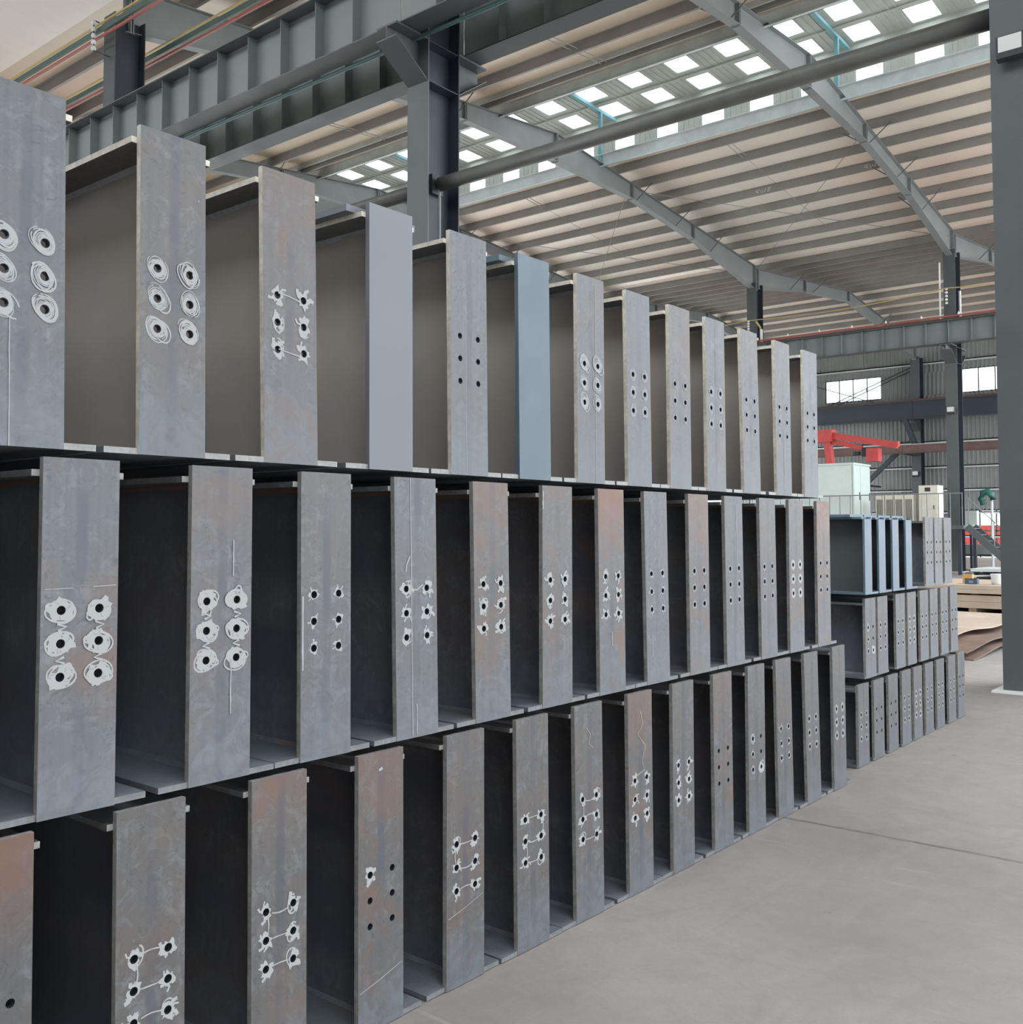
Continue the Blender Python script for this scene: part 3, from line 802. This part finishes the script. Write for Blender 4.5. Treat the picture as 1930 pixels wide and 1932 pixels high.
BL = 6.5
def girder(x_left, lean, z0, style, colr, label, group, y0=0.0, W=.195, H=.862, bw=.362, zc=.413, extra=(), paint=None, cap=False, seed=0, holes=True, dz=.08, L=BL, tw=.235):
    rng = random.Random(seed)
    cx = x_left+W/2
    t = thing('steel_girder', label, 'girder', (cx, y0, z0), group)
    la = lean/H; zm = H*.5
    mb = plate_mesh(W, H, .018, 0, la, zc, zm, holes, dz)
    def X(x, z): return x+la*(z-zm)
    ck = Chalk(mb, rng, X)
    if style and holes:
        st = {}
        for ci in (-1, 1):
            for k in (-1, 0, 1):
                s_ = style
                if style == 'one': s_ = 'blob' if (ci < 0 and k == 1) else None
                if style == 'part': s_ = {(-1, 1): 'ringpart', (-1, 0): 'small', (1, -1): 'heavy', (-1, -1): 'faint'}.get((ci, k))
                if s_ == 'ringpart': s_ = 'fring'
                if s_: ck.mark(s_, ci*.048, zc+k*dz)
        if style == 'link':
            seqs = rng.choice([[((-1, 1), (1, 1)), ((-1, 0), (1, 0)), ((-1, 1), (-1, 0)), ((-1, -1), (1, -1))],
                               [((-1, 1), (1, 1)), ((1, 1), (1, 0)), ((-1, 0), (1, 0)), ((-1, 0), (-1, -1)), ((-1, -1), (1, -1))]])
            for a, b in seqs:
                p = (a[0]*.048, zc+a[1]*dz); q = (b[0]*.048, zc+b[1]*dz); sg = rng.uniform(-.014, .014)
                v = a[0] == b[0]
                ck.stroke([(p[0]+(q[0]-p[0])*f+(sg*math.sin(PI*f) if v else 0), p[1]+(q[1]-p[1])*f+(0 if v else sg*math.sin(PI*f))) for f in (.2, .35, .5, .65, .8)], .0036)
        if style == 'heavy':
            for ci in (-1, 1):
                ck.stroke([(ci*.048-.01, zc+dz*.6), (ci*.048+.012, zc+dz*.5), (ci*.048-.008, zc+dz*.4)], .006)
                ck.stroke([(ci*.048+.01, zc-dz*.6), (ci*.048-.012, zc-dz*.5), (ci*.048+.008, zc-dz*.4)], .006)
    for pl, w_, mi in extra: ck.stroke(pl, w_, mi)
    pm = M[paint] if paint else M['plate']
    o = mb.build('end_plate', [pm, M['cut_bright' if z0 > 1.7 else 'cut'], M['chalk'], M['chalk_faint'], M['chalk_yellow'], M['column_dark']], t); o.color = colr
    if paint: o['label'] = 'undrilled %s end plate' % ('pale grey primed' if paint == 'primer_grey' else 'blue-grey primed')
    yb = .018; ft = .016; zt = H-.030
    oc = (colr[0]*.5, colr[1], colr[2], 1)
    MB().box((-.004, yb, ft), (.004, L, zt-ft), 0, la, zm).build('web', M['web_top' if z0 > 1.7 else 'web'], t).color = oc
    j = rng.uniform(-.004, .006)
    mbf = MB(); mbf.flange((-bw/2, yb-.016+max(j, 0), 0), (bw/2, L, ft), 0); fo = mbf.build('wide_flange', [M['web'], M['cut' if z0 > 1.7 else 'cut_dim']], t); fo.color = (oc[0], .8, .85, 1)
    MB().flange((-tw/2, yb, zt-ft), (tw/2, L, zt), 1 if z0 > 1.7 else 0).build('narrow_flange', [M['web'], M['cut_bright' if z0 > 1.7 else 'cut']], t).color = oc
    # fillet welds along web
    mw = MB()
    for zz, s_ in ((ft, 1), (zt-ft, -1)):
        e = la*(zz-zm)
        for sx in (-1, 1): mw.prism([(e+sx*.004, zz), (e+sx*.016, zz), (e+sx*.004, zz+s_*.012)], yb, L)
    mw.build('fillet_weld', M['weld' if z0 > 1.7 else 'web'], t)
    if cap:
        MB().box((-.155, .05, zt), (.155, .30, zt+.022)).build('cap_plate', M[paint] if paint else M['blue_steel'], t)
    return t

def vline(x, z0, z1, w=.0022, mi=2, n=8, wob=.0006, rng=random.Random(5)):
    return ([(x+rng.uniform(-wob, wob), z0+(z1-z0)*k/n) for k in range(n+1)], w, mi)
def fit(xs, i, full):
    d = [abs(xs[i]-xs[j]) for j in (i-1, i+1) if 0 <= j < len(xs)]
    return min([full]+[q-.005 for q in d])
where_w = ['at the left edge', 'second from left', 'third from left', 'fourth from left', 'fifth from left', 'sixth from left', 'seventh from left',
           'sixth from right end', 'fifth from right end', 'fourth from right end', 'third from right end', 'second from right end', 'rightmost']
TOP = [  # x_left, lean, style, (rust, blue, bright), paint, extra, look
    (.990, .012, 'ring', (.1, .9, 1.08), None, [vline(-.035, .0, .3)], 'blue-grey plate with heavy chalk rings'),
    (1.384, .011, 'ring', (.25, .35, 1.0), None, [vline(.075, .70, .705)], 'mauve-grey plate with looping chalk rings'),
    (1.772, .020, 'blob', (.6, .3, 1.0), None, [([(-.045, .5), (-.01, .497), (.03, .488)], .003, 2), ([(-.045, .335), (0, .327), (.03, .323)], .004, 2)], 'rust-tinged plate with splashy chalk marks'),
    (2.184, .007, None, (0, .5, 1.0), 'primer_grey', [], 'smooth pale grey primed plate without holes'),
    (2.567, .014, None, (.15, .75, 1.05), None, [vline(-.018, 0, .62, .0018)], 'pitted plate with six plain holes'),
    (2.947, .012, None, (0, 1, 1.0), 'primer_blue', [], 'smooth blue-grey primed plate without holes'),
    (3.328, .006, 'ring', (.3, .5, 1.0), None, [vline(.032, 0, .84, .0022)], 'plate with chalk rings and a white centre line'),
    (3.700, .016, 'fring', (.2, .7, 1.0), None, [], 'plate with six neat pale rings'),
    (4.064, .010, 'faint', (.5, .35, 1.0), None, [], 'plate with faint chalk rings'),
    (4.418, .010, 'fring', (.4, .4, .98), None, [vline(.0, .4, .82, .002)], 'plate with pale rings and thin scribed line'),
    (4.804, .030, 'faint', (.3, .5, 1.0), None, [], 'leaning plate with small rubbed marks'),
    (5.210, .018, 'faint', (.5, .4, .98), None, [vline(.0, .0, .3, .002)], 'brownish plate with rubbed rings'),
    (5.594, .002, 'faint', (.1, .9, 1.05), None, [], 'blue-tinted plate against the far bay')]
for i, (x, ln, st, c, pt, ex, look) in enumerate(TOP):
    drop = 0.0035*i if i < 11 else .035
    girder(x, -ln, 1.768, st, (*c, 1), 'top-tier girder %s, %s' % (where_w[i], look), 'steel girders in the front stack', extra=ex, paint=pt, cap=pt is not None, bw=fit([q[0] for q in TOP], i, .372), seed=100+i, holes=pt is None)
MID = [
    (1.142, .001, 'heavy', (.45, .6, 1.08), [([(-.09, .545), (-.02, .546)], .0018, 2), ([(.03, .547), (.09, .549)], .0018, 2)], 'rust-edged plate with scribbled chalk blobs'),
    (1.546, .001, 'heavy', (.4, .5, 1.05), [vline(.035, .56, .66, .003), vline(.03, .18, .33, .003)], 'plate with two columns of joined chalk blobs'),
    (1.918, .006, 'small', (.1, .6, 1.0), [vline(-.091, .27, .49, .006)], 'speckled plate with small chalk ticks'),
    (2.306, .018, 'blob', (.1, .8, 1.05), [vline(-.025, .01, .86, .0028), ([(-.03, .6), (-.045, .575), (-.05, .55)], .005, 2), ([(-.03, .49), (0, .488), (.03, .505)], .005, 2), vline(-.005, .01, .11, .003)], 'plate with long chalk line and splashes'),
    (2.695, .020, 'blob', (.65, .25, .98), [], 'plate with rusty top and chalk splashes'),
    (3.093, .001, 'blob', (.5, .2, .98), [vline(-.095, .77, .84, .006)], 'mauve-brown plate with uneven chalk splashes'),
    (3.478, .012, 'blob', (1.0, .3, 1.0), [vline(-.005, .2, .26, .004)], 'strongly rust-red plate with chalk splashes'),
    (3.845, .024, 'small', (.0, .95, 1.05), [vline(-.05, .12, .22, .003)], 'plain blue-grey plate with small marks'),
    (4.235, .012, 'faint', (.7, .2, 1.0), [], 'brown plate with rubbed marks'),
    (4.604, .018, 'faint', (.0, .85, 1.0), [vline(.03, .35, .83, .004)], 'blue plate with a dripping white line'),
    (4.999, .016, 'faint', (.4, .3, .95), [], 'dull plate with faint star marks'),
    (5.367, .004, 'disk', (.5, .3, .98), [], 'plate with six bright white chalk discs'),
    (5.760, .002, 'faint', (.9, .2, 1.0), [], 'rusty plate above the stack end')]
for i, (x, ln, st, c, ex, look) in enumerate(MID):
    girder(x, -ln, .886, st, (*c, 1), 'middle-tier girder %s, %s' % (where_w[i], look), 'steel girders in the front stack', extra=ex, bw=fit([q[0] for q in MID], i, .372), seed=200+i)
LOW = [
    (.945, .006, None, (.8, .3, .9), [], 'tan plate with one rusty hole at picture corner'),
    (1.348, .008, 'link', (.3, .45, .95), [], 'dark plate with chalk blobs joined by lines'),
    (1.754, .008, 'link', (.6, .25, .95), [], 'brown plate with small linked chalk marks'),
    (2.152, .006, 'one', (.7, .3, .92), [([(-.09, .13), (.0, .15), (.09, .175)], .002, 2), ([(-.01, .805), (.005, .81)], .008, 2)], 'stained plate with unmarked rusty holes'),
    (2.554, .002, 'link', (.3, .3, .92), [([(-.09, .24), (.0, .26), (.09, .285)], .0018, 2)], 'plate with linked chalk marks at knee height'),
    (2.935, .010, 'link', (.2, .45, .92), [], 'plate with thin chalk links, sixth of its row'),
    (3.307, .014, 'link', (.4, .55, .92), [([(-.02, .77), (.01, .74), (0, .70), (.03, .68)], .002, 4), ([(.02, .75), (.035, .73)], .002, 3)], 'plate with linked marks and faint scratches'),
    (3.698, .010, 'blob', (.7, .35, .92), [([(.0, .78), (.02, .72), (-.02, .68), (.02, .64), (.04, .62), (.01, .56), (.03, .52), (-.05, .5)], .003, 4)], 'plate with yellowish zigzag scribble over white marks'),
    (4.071, .002, 'blob', (.2, .4, .9), [], 'plate with tall chalk splashes'),
    (4.465, .010, None, (.6, .25, .9), [], 'plate with bare unmarked holes'),
    (4.838, .002, 'part', (.2, .5, .9), [], 'plate only partly chalked, one bright blob'),
    (5.184, .026, 'small', (.3, .35, .88), [], 'leaning plate with small ring marks'),
    (5.565, .034, 'faint', (.1, .6, .88), [], 'leaning grey plate with rubbed rings'),
    (5.974, .010, 'fring', (.2, .4, .86), [], 'plate with thin rings at the stack end')]
where_l = ['at the left edge', 'second from left', 'third from left', 'fourth from left', 'fifth from left', 'sixth from left', 'seventh from left', 'seventh from right end'] + where_w[7:]
for i, (x, ln, st, c, ex, look) in enumerate(LOW):
    girder(x, -ln, .003, st, (c[0], c[1]*.3, c[2]*.95, 1), 'floor-tier girder %s, %s' % (where_l[i], look), 'steel girders in the front stack', extra=ex, bw=fit([q[0] for q in LOW], i, .372), seed=300+i, zc=.405)

for z0_, x_, nm in ((1.768, .612, 'top'), (.886, .762, 'middle'), (.003, .556, 'floor')):
    girder(x_, 0, z0_, None, (.3, .5, 1, 1), '%s-tier girder running out of the picture at its left edge' % nm, 'steel girders in the front stack', bw=.368, seed=500, zc=.41)  # out-of-view girders added to block side light from the cavities
# battens between tiers
for z, nm in ((.003, 'lower'), (.886, 'upper')):
    for y, wn_ in ((1.2, 'front'), (5.4, 'rear')):
        h = .886-.003 if z < .5 else 1.768-.886
        tag(MB().box((.9, y, z+.8325), (6.2, y+.09, z+h-.001)).build('timber_batten', M['timber']), '%s timber batten in the %s joint between girder tiers' % (wn_, nm), 'batten')

# second, lower stack further along
S_LOW = [6.650, 6.943, 7.235, 7.522, 7.786, 8.061, 8.345, 8.656, 8.922]
S_MID = [6.803, 7.043, 7.415, 7.670, 7.963, 8.210, 8.482, 8.745]
S_TOP = [8.120, 8.356, 8.610]
H2 = .540
def small(x, z0, style, c, label, seed):
    return girder(x, 0.0, z0, style, (*c, 1), label, 'shorter girders in the rear stack', y0=.10, W=.198, H=H2, bw=.232, zc=.262, seed=seed, L=6.2, tw=.21)
o9 = ['leftmost', 'second from left', 'third from left', 'fourth from left', 'middle', 'sixth from left', 'seventh from left', 'second from right', 'rightmost']
for i, x in enumerate(S_LOW):
    small(x, .004, ['faint', None, None, 'faint', 'fring', 'faint', 'faint', 'faint', None][i], (.35 if i in (0, 3, 4) else .1, .45, .8),
          '%s short girder of the rear stack, floor tier' % o9[i], 400+i)
o8 = ['leftmost', 'second from left', 'third from left', 'fourth from left', 'fifth from left', 'sixth from left', 'second from right', 'rightmost']
for i, x in enumerate(S_MID):
    small(x, .572, ['part', 'faint', 'faint', 'fring', 'faint', 'faint', 'faint', None][i], (.4 if i in (0, 1, 3) else .1, .9 if i == 2 else .45, .9),
          '%s short girder of the rear stack, middle tier' % o8[i], 420+i)
for i, x in enumerate(S_TOP):
    small(x, 1.140, [None, None, None][i], (.1, .6, .95), '%s drilled girder right of the blue ones, rear stack top' % ['first', 'second', 'third'][i], 440+i)
for i, xc in enumerate((6.885, 7.155, 7.435, 7.725)):
    t = thing('blue_girder', '%s blue painted girder with open end, top of the rear stack' % ['leftmost', 'second', 'third', 'rightmost'][i], 'girder', (xc, .08, 1.140), 'blue girders on the rear stack')
    MB().box((-.006, .02, .014), (.006, 6.2, H2-.014)).build('web', M['column'], t)
    MB().box((-.006, 0, .014), (.006, .02, H2-.014)).build('web_end', M['blue_steel'], t)
    MB().box((-.125, .0, 0), (.125, 6.2, .014)).build('bottom_flange', M['blue_steel'], t)
    MB().box((-.10, .03, H2-.028), (.10, 6.2, H2-.014)).build('top_flange', M['blue_steel'], t)
    MB().box((-.125, .10, H2-.014), (.125, 6.2, H2+.004)).build('cap_plate', M['blue_steel'], t)
    MB().box((-.125, .0, .014), (-.006, .014, H2-.028)).build('end_plate', M['blue_steel'], t)
    MB().box((.006, .10, .014), (.10, .112, H2-.028)).build('stiffener', M['blue_steel'], t)
for z, nm in ((.004, 'lower'), (.572, 'upper')):
    for y in (1.3, 5.2):
        tag(MB().box((6.7, y, z+H2-.0295), (9.1, y+.09, z+.567)).build('timber_batten', M['timber']), '%s timber batten in the %s joint of the rear stack' % ('front' if y < 2 else 'rear', nm), 'batten')

# ------------------------------------------------------------------ steel plates on the floor at right
def block(name, a, b, mt, label, cat, lay=1):
    mb = MB(); h = (b[2]-a[2])/lay
    rg = random.Random(len(label))
    for k in range(lay):
        dx, dy = rg.uniform(-.02, .02), rg.uniform(-.03, .03)
        mb.box((a[0]+dx, a[1]+dy, a[2]+h*k), (b[0]+dx, b[1]+dy, a[2]+h*(k+1)-(.003 if lay > 1 else 0)))
    return tag(mb.build(name, mt), label, cat)
block('plate_pile', (18.2, 1.2, .0), (20.6, 6.6, .17), M['rustplate'], 'low brown pile of steel plates beyond the stack end', 'plate pile', 5)
for i, y in enumerate((1.6, 2.35, 3.2, 5.0)):
    tag(MB().box((18.15, y, .171), (20.5, y+.12, .268)).build('timber_block', M['timber']), 'timber block between steel plate piles beyond the stack', 'timber block', 'timber blocks in the plate pile')
block('plate_pile', (18.15, 1.2, .269), (20.6, 6.6, .49), M['sandplate'], 'thick tan steel plate pile resting on timber blocks', 'plate pile', 2)
for i, y in enumerate((1.6, 2.35, 3.2, 5.0)):
    tag(MB().box((18.25, y, .491), (20.4, y+.1, .518)).build('timber_strip', M['timber']), 'thin timber strip under the topmost tan plates', 'timber block', 'timber strips in the plate pile')
block('plate_pile', (18.1, 1.2, .519), (20.4, 6.6, .66), M['sandplate'], 'topmost tan plate pile carrying a bucket and tool cases', 'plate pile', 2)
def wavy(x0, x1, y0, y1, z, amp, mt, label, ph):
    mb = MB(); n = 24; top = []
    for k in range(n+1):
        f = k/n; x = x0+(x1-x0)*f; zz = z+amp*(math.sin(PI*f*1.6+ph)**2)
        top.append((x, zz))
    prof = top + [(x, zz-.014) for x, zz in reversed(top)]
    k = len(prof); a = mb.add([(x, y0, zz) for x, zz in prof]); b = mb.add([(x+.15, y1, zz) for x, zz in prof])
    for i in range(k): mb.face([a+i, a+(i+1) % k, b+(i+1) % k, b+i])
    mb.face([a+i for i in range(k)]); mb.face([b+i for i in range(k)])
    return tag(mb.build('steel_sheet', mt), label, 'steel sheet')
wavy(13.0, 17.4, 1.05, 2.6, .016, .06, M['rustplate'], 'lowest wavy rusty sheet on the floor beside the big column', .0)
wavy(12.95, 17.5, 1.12, 2.7, .10, .06, M['rustplate'], 'middle wavy rusty sheet bowed above the floor', .1)
wavy(13.1, 17.6, 1.45, 2.9, .20, .05, M['sandplate'], 'uppermost tan sheet bowed above the rusty ones', .2)
for x in (13.6, 16.9):
    tag(MB().box((x, 1.15, 0), (x+.1, 2.5, .015)).build('packing_strip', M['timber']), '%s packing strip under the wavy sheets' % ('near' if x < 15 else 'far'), 'timber block')
# bucket, cases
t = thing('bucket', 'white bucket standing on the tan plates', 'bucket', (18.6, 2.13, .66))
MB().lathe([(.075, 0), (.082, .01), (.092, .15), (.095, .16)], seg=24).build('body', M['bucket'], t, smooth=True)
MB().lathe([(.098, .158), (.098, .175), (.088, .18)], seg=24).build('lid', M['bucket'], t, smooth=True)
t = thing('tool_case', 'orange tool case standing on the tan plates', 'case', (18.75, 2.63, .66))
MB().box((-.05, -.08, 0), (.05, .08, .15)).build('body', M['orange'], t)
MB().tube([(0, -.04, .15), (0, -.035, .17), (0, .035, .17), (0, .04, .15)], .007, 6).build('handle', M['dark'], t)
t = thing('battery_box', 'dark blue box with a pale label before the orange case', 'case', (18.45, 2.49, .66))
MB().box((-.06, -.10, 0), (.06, .10, .095)).build('body', M['navy'], t)
MB().box((-.063, -.035, .02), (-.06, .035, .06)).build('label', M['chalk_faint'], t)
# cutting machine table
t = thing('cutting_table', 'long low grey machine bed behind the foot of the stair', 'machine', (42.0, 6.3, 0))
MB().box((0, 0, .66), (2.2, 4.0, 1.03)).build('side_frame', M['rafter'], t)
MB().box((.02, .02, .58), (2.18, 3.98, .66)).build('lower_rail', M['dark'], t)
for a, b in ((.05, .1), (2.0, .1), (.05, 3.75), (2.0, 3.75)): MB().box((a, b, 0), (a+.15, b+.15, .58)).build('leg', M['column_dark'], t)
t = thing('work_bench', 'low dark bench with pale boards behind the bucket', 'bench', (22.0, 1.4, 0))
MB().box((0, 0, .74), (1.4, 2.05, .80)).build('board', M['curb'], t)
MB().box((-.1, .2, .62), (1.2, 2.0, .67)).build('board', M['white'], t)
MB().box((.05, .02, .56), (1.3, 2.0, .62)).box((.05, .02, .67), (1.3, 2.0, .70)).build('frame', M['dark'], t)
for a, b in ((.05, .05), (1.2, .05), (.05, 1.9), (1.2, 1.9)): MB().box((a, b, 0), (a+.08, b+.08, .74)).build('leg', M['dark'], t)
MB().bar((-.12, .3, .75), (-.12, 1.9, .62), .03, .04).build('brace', M['dark'], t)

# ------------------------------------------------------------------ control platform, stair, cabinets
PX = 38.0; PZ = 1.78
t = thing('control_platform', 'raised steel control platform with railing behind the stacks', 'platform', (PX, 7.9, 0))
MB().box((0, 0, PZ-.14), (2.2, 9.0, PZ)).build('deck', M['column'], t)
for y in (.1, 3.0, 5.9, 8.8):
    for x in (.05, 2.0): MB().box((x, y, 0), (x+.12, y+.12, PZ-.14)).build('leg', M['column_dark'], t)
t2 = thing('railing', 'grey railing along the front of the control platform', 'railing', (PX-.06, 7.9, 0))
mb = MB(); mb.tube([(.03, 0, PZ+1.15), (.03, 9.0, PZ+1.15)], .022, 6); mb.tube([(.03, 0, PZ+.62), (.03, .05, PZ+.62)], .018, 6)
for k in range(23): mb.tube([(.03, .02+k*.405, PZ), (.03, .02+k*.405, PZ+1.15)], .016, 6)
mb.build('rails', M['rafter'], t2)
t = thing('steel_stair', 'steel stair descending right from the control platform', 'stair', (PX, 7.78, 0))
MB().bar((.0, 0, PZ-.05), (.0, -1.75, .05), .05, .24).bar((.9, 0, PZ-.05), (.9, -1.75, .05), .05, .24).build('stringer', M['column'], t)
for k in range(8):
    f = (k+.5)/8; MB().box((.03, -1.75*f-.11, PZ*(1-f)-.02), (.87, -1.75*f+.11, PZ*(1-f)+.01)).build('tread', M['column'], t)
MB().tube([(0, 0, PZ+1.0), (0, -1.75, 1.05)], .02, 6).tube([(0, -.05, PZ), (0, -.05, PZ+1.0)], .018, 6).tube([(0, -.9, PZ*.5), (0, -.9, PZ*.5+1.0)], .018, 6).tube([(0, -1.7, .05), (0, -1.7, 1.05)], .018, 6).build('handrail', M['rafter'], t)

t = thing('control_cabin', 'large pale green-white electrical cabinet on the platform', 'cabinet', (38.25, 11.95, PZ))
MB().box((0, 0, 0), (1.75, 4.3, 2.36)).build('body', M['cabin'], t)
MB().box((-.05, -.05, 2.36), (1.8, 4.35, 2.43)).build('roof', M['cabin'], t)
for a, b in ((.02, .66), (.70, 1.73)):
    dd = MB().box((a, -.03, .05), (b, 0, 2.3)).build('door', M['cabin'], t)
    MB().box((b-.12, -.05, 1.0), (b-.08, -.03, 1.3)).build('handle', M['dark'], dd)
MB().box((-.004, .03, .04), (0, .045, 2.32)).box((-.004, 4.2, .04), (0, 4.215, 2.32)).build('seam', M['grille'], t)
def louver_cabinet(y, label):
    t = thing('louvred_cabinet', label, 'cabinet', (38.9, y, PZ), 'louvred cabinets on the platform')
    MB().box((0, 0, 0), (.6, .33, 1.16)).build('body', M['cream'], t)
    mb = MB()
    for k in range(5): mb.box((-.006, .045+k*.052, .15), (0, .075+k*.052, 1.0))
    mb.build('vent', M['grille'], t)
for i in range(4): louver_cabinet(11.0-.36*i, 'cream louvred cabinet behind the railing, %s of four from left' % ['first', 'second', 'third', 'fourth'][i])
t = thing('tall_cabinet', 'tall cream cabinet with small display at the railing', 'cabinet', (38.9, 9.03, PZ))
MB().box((0, 0, 0), (.7, .68, 1.50)).build('body', M['cream'], t)
dd = MB().box((-.02, .06, .05), (0, .56, 1.2)).build('door', M['cream'], t)
MB().box((-.006, .26, 1.27), (0, .46, 1.42)).build('display', M['dark'], t)
MB().box((-.03, .12, .6), (-.02, .15, .75)).build('handle', M['dark'], dd)
t = thing('hose_reel', 'dark green hose reel on a pale post right of the railing', 'reel', (41.0, 7.68, 0))
MB().tube([(0, -.05, 2.75), (0, .0, 2.95), (.02, .15, 3.08), (.02, .33, 3.02), (.02, .38, 2.8), (0, .28, 2.6)], .13, 12).build('drum', M['reel'], t, smooth=True)
MB().tube([(0, 0, 0), (0, 0, 2.9)], .05, 10).build('post', M['curb'], t)
MB().box((-.3, -.3, 0), (.3, .3, .04)).build('foot', M['column_dark'], t)
t = thing('switch_box', 'white switch box on a post beyond the head of the stair', 'box', (41.5, 8.35, 0))
MB().box((0, 0, 1.8), (.3, .52, 2.36)).build('body', M['cabin'], t)
MB().box((.1, .22, 0), (.18, .30, 1.8)).build('post', M['column_dark'], t)

# ------------------------------------------------------------------ red jib crane
t = thing('jib_crane', 'red jib crane with hanging hoist in front of the far wall', 'crane', (46.0, 15.9, 0))
mb = MB(); mb.bar((0, .15, 6.0), (0, -.45, .02), .36, .3); mb.build('mast', M['crane_red'], t)
MB().bar((.2, .1, 5.85), (.2, -.5, .02), .05, .1).build('mast_ladder', M['curb'], t)
MB().bar((0, .75, 6.22), (0, -3.1, 5.45), .34, .30).build('boom', M['crane_red'], t)
MB().bar((0, .2, 5.85), (0, -1.5, 5.40), .12, .22).build('lower_chord', M['crane_red'], t)
MB().box((-.3, -.15, 5.75), (.3, .85, 6.33)).build('slew_head', M['crane_red'], t)
MB().box((-.16, -3.15, 5.38), (.16, -2.85, 5.62)).build('boom_tip', M['crane_red'], t)
MB().box((-.25, -2.3, 4.75), (.25, -1.75, 5.35)).build('hoist_box', M['crane_red'], t)
MB().lathe([(.2, -.08), (.2, .08)], (0, -1.2, 5.15), 16).box((-.12, -1.72, 5.0), (.12, -1.5, 5.4)).build('cable_drum', M['dark'], t)

# ------------------------------------------------------------------ outside the far door
t = thing('red_container', 'bright red container seen through the far doorway', 'container', (70, 11.5, -.05))
MB().box((0, 0, 0), (2.4, 6.1, 2.0)).build('body', M['crane_red'], t)
mb = MB()
for k in range(20): mb.box((-.03, .1+k*.3, .1), (0, .25+k*.3, 1.9))
mb.build('ribs', M['crane_red'], t)
